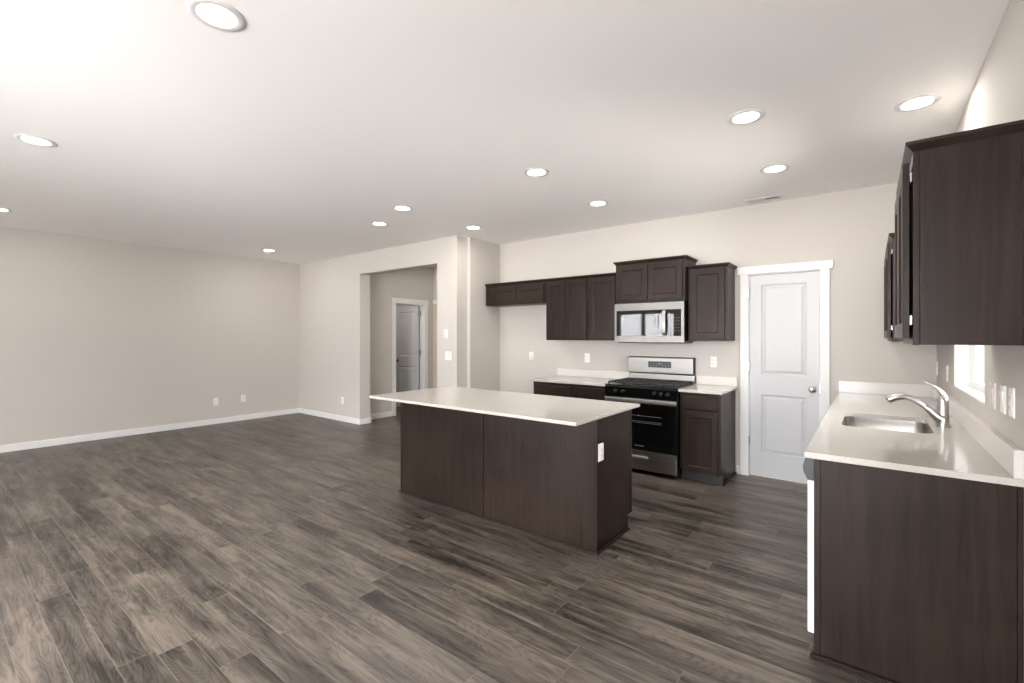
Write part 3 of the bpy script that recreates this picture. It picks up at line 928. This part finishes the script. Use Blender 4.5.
plate('light_switch', 'pale switch plate on right wall, middle of the three near the window', 'switch', (XR, 2.740, 1.155), R(-90), 's', G)
plate('wall_outlet', 'pale outlet plate on right wall, closest to the camera', 'outlet', (XR, 2.595, 1.158), R(-90), 'o', G)

# ---------------------------------------------------------------- ceiling lights and vent
LL = [(-2.133, .768, 'large round recessed light in the ceiling nearest the camera, top left'),
      (-4.472, .511, 'recessed ceiling light at the left of the living area, second from the camera'),
      (-7.198, .544, 'recessed ceiling light cut by the left edge of the photo'),
      (-7.352, 3.369, 'recessed ceiling light closest to the far left corner of the room'),
      (-4.575, 3.365, 'recessed ceiling light in front of the hall opening, left of a close pair'),
      (-3.835, 3.105, 'recessed ceiling light beyond the left end of the island, right of a close pair'),
      (-3.832, 4.190, 'recessed ceiling light over the empty fridge space'),
      (-2.135, 3.085, 'recessed ceiling light over the middle of the island'),
      (-2.150, 4.185, 'recessed ceiling light in front of the microwave'),
      (-.595, 3.085, 'recessed ceiling light between the island and the sink'),
      (-.598, 4.175, 'recessed ceiling light in front of the pantry door'),
      (.212, 3.490, 'recessed ceiling light over the sink, close to the right wall')]
GL = 'recessed ceiling lights'


def downlight(loc, label):
    root = thing('recessed_light', label, 'ceiling light', loc, GL)
    o = MB().lathe([(.073, -.0005), (.104, -.0005), (.104, -.002), (.099, -.005), (.078, -.006), (.071, -.004)], seg=40, cap0=False, cap1=False).build('trim_ring', M['trim'], None, True)
    o.parent = root
    o = MB().lathe([(.0725, -.0015), (.0725, -.0042), (.040, -.0058), (.005, -.0062)], seg=40).build('lens', M['lens'], None, True)
    o.parent = root
    ld = bpy.data.lights.new('lamp', 'AREA'); ld.shape = 'DISK'; ld.size = .15
    ld.energy = LAMP; ld.color = (1.0, 0.965, 0.92)
    lo = bpy.data.objects.new('lamp', ld); COL.objects.link(lo); lo.parent = root; lo.location = (0, 0, -.0125)
    return root


first = downlight((LL[0][0], LL[0][1], H), LL[0][2])
for x, y, lb in LL[1:]:
    dup(first, (x, y, H), 0, lb)
dup(first, (-5.55, 5.40, H), 0, 'unseen recessed light added in the hallway ceiling behind the opening')  # unseen lamp added to brighten the hallway walls
dup(first, (-7.45, 5.05, H), 0, 'unseen recessed light added in the side room behind the open hall door')  # unseen lamp added to brighten the open door leaf

vt = thing('ceiling_vent', 'white slotted ceiling vent near the wall above the pantry door', 'vent', (-.812, 5.030, H))
b = MB(); vx, vy = .155, .062
for (x0, x1, y0, y1) in ((-vx, vx, -vy, -vy + .024), (-vx, vx, vy - .024, vy), (-vx, -vx + .024, -vy + .024, vy - .024), (vx - .024, vx, -vy + .024, vy - .024)):
    b.box(x0, x1, y0, y1, -.007, -.0005, .001)
b.box(-.010, .010, -vy + .024, vy - .024, -.007, -.0005)
o = b.build('vent_frame', M['trim']); o.parent = vt
b = MB(); n = 11
for s0 in (-vx + .024, .010):
    for k in range(n):
        x = s0 + (k + .5) * (vx - .034) / n
        q = .004 if s0 < 0 else -.003
        b.loft([[(x - q, y, -.0065), (x - q + .0012, y, -.0065), (x + q + .0012, y, -.001), (x + q, y, -.001)] for y in (-vy + .024, vy - .024)])
o = b.build('louvres', M['trim']); o.parent = vt
o = MB().box(-vx + .02, vx - .02, -vy + .02, vy - .02, -.0008, -.0004).build('duct_shade', M['slot']); o.parent = vt  # flat dark sheet stands in for the shade inside the vent

# ---------------------------------------------------------------- outside: house mirrored in the microwave, and unseen light blockers added
gr = MB().box(-30, 4, -34, -20, -.20, -.12).build('ground', M['concrete']); struct(gr)
struct(MB().box(XR + .145, 4.59, 1.2, 10, -.22, -.14).build('ground', M['concrete']))  # strip added to block light rising into the sink window
struct(MB().box(-9.5, -3.4, -11.0, YR - .125, -.22, -.14).build('patio_blocker', M['concrete']))  # unseen slab added to cut light rising through the sliding door
ho = thing('outside_house', 'pale sided house outside, mirrored in the microwave door', 'house', (-12, -26, -.12))
MB().box(-22, -6, -29, -24, -.12, 5.6).build('wall', M['siding'], ho)
MB().loft([[(x, -29.4, 5.6), (x, -23.6, 5.6), (x, -26.5, 7.8)] for x in (-22.4, -5.6)]).build('roof', M['roof'], ho)
for x, z in ((-12.45, 2.5), (-15.4, 2.6), (-9.0, 2.5)):
    wf = MB().box(x - .34, x + .34, -24.0, -23.94, z - .62, z + .62).build('window', M['vinyl'], ho)
    b = MB()
    for i in (-1, 1):
        for k in (-1, 0, 1): b.box(x + i * .14 - .11, x + i * .14 + .11, -23.94, -23.93, z + k * .36 - .15, z + k * .36 + .15)
    b.build('pane', M['vinylgrey'], wf)
MB().box(-13.62, -13.50, -23.999, -23.92, -.1, 5.5).build('downpipe', M['darkframe'], ho)

house_blocker = thing('outside_house', 'pale sided house added outside the sink window to cut its light', 'house', (6.4, 5, -.12))  # unseen house added as a light blocker
MB().box(4.6, 9.0, 1.5, 9, -.12, 5.4).build('wall', M['siding'], house_blocker)
MB().loft([[(4.2, y, 5.4), (9.4, y, 5.4), (6.8, y, 7.2)] for y in (1.1, 9.4)]).build('roof', M['roof'], house_blocker)
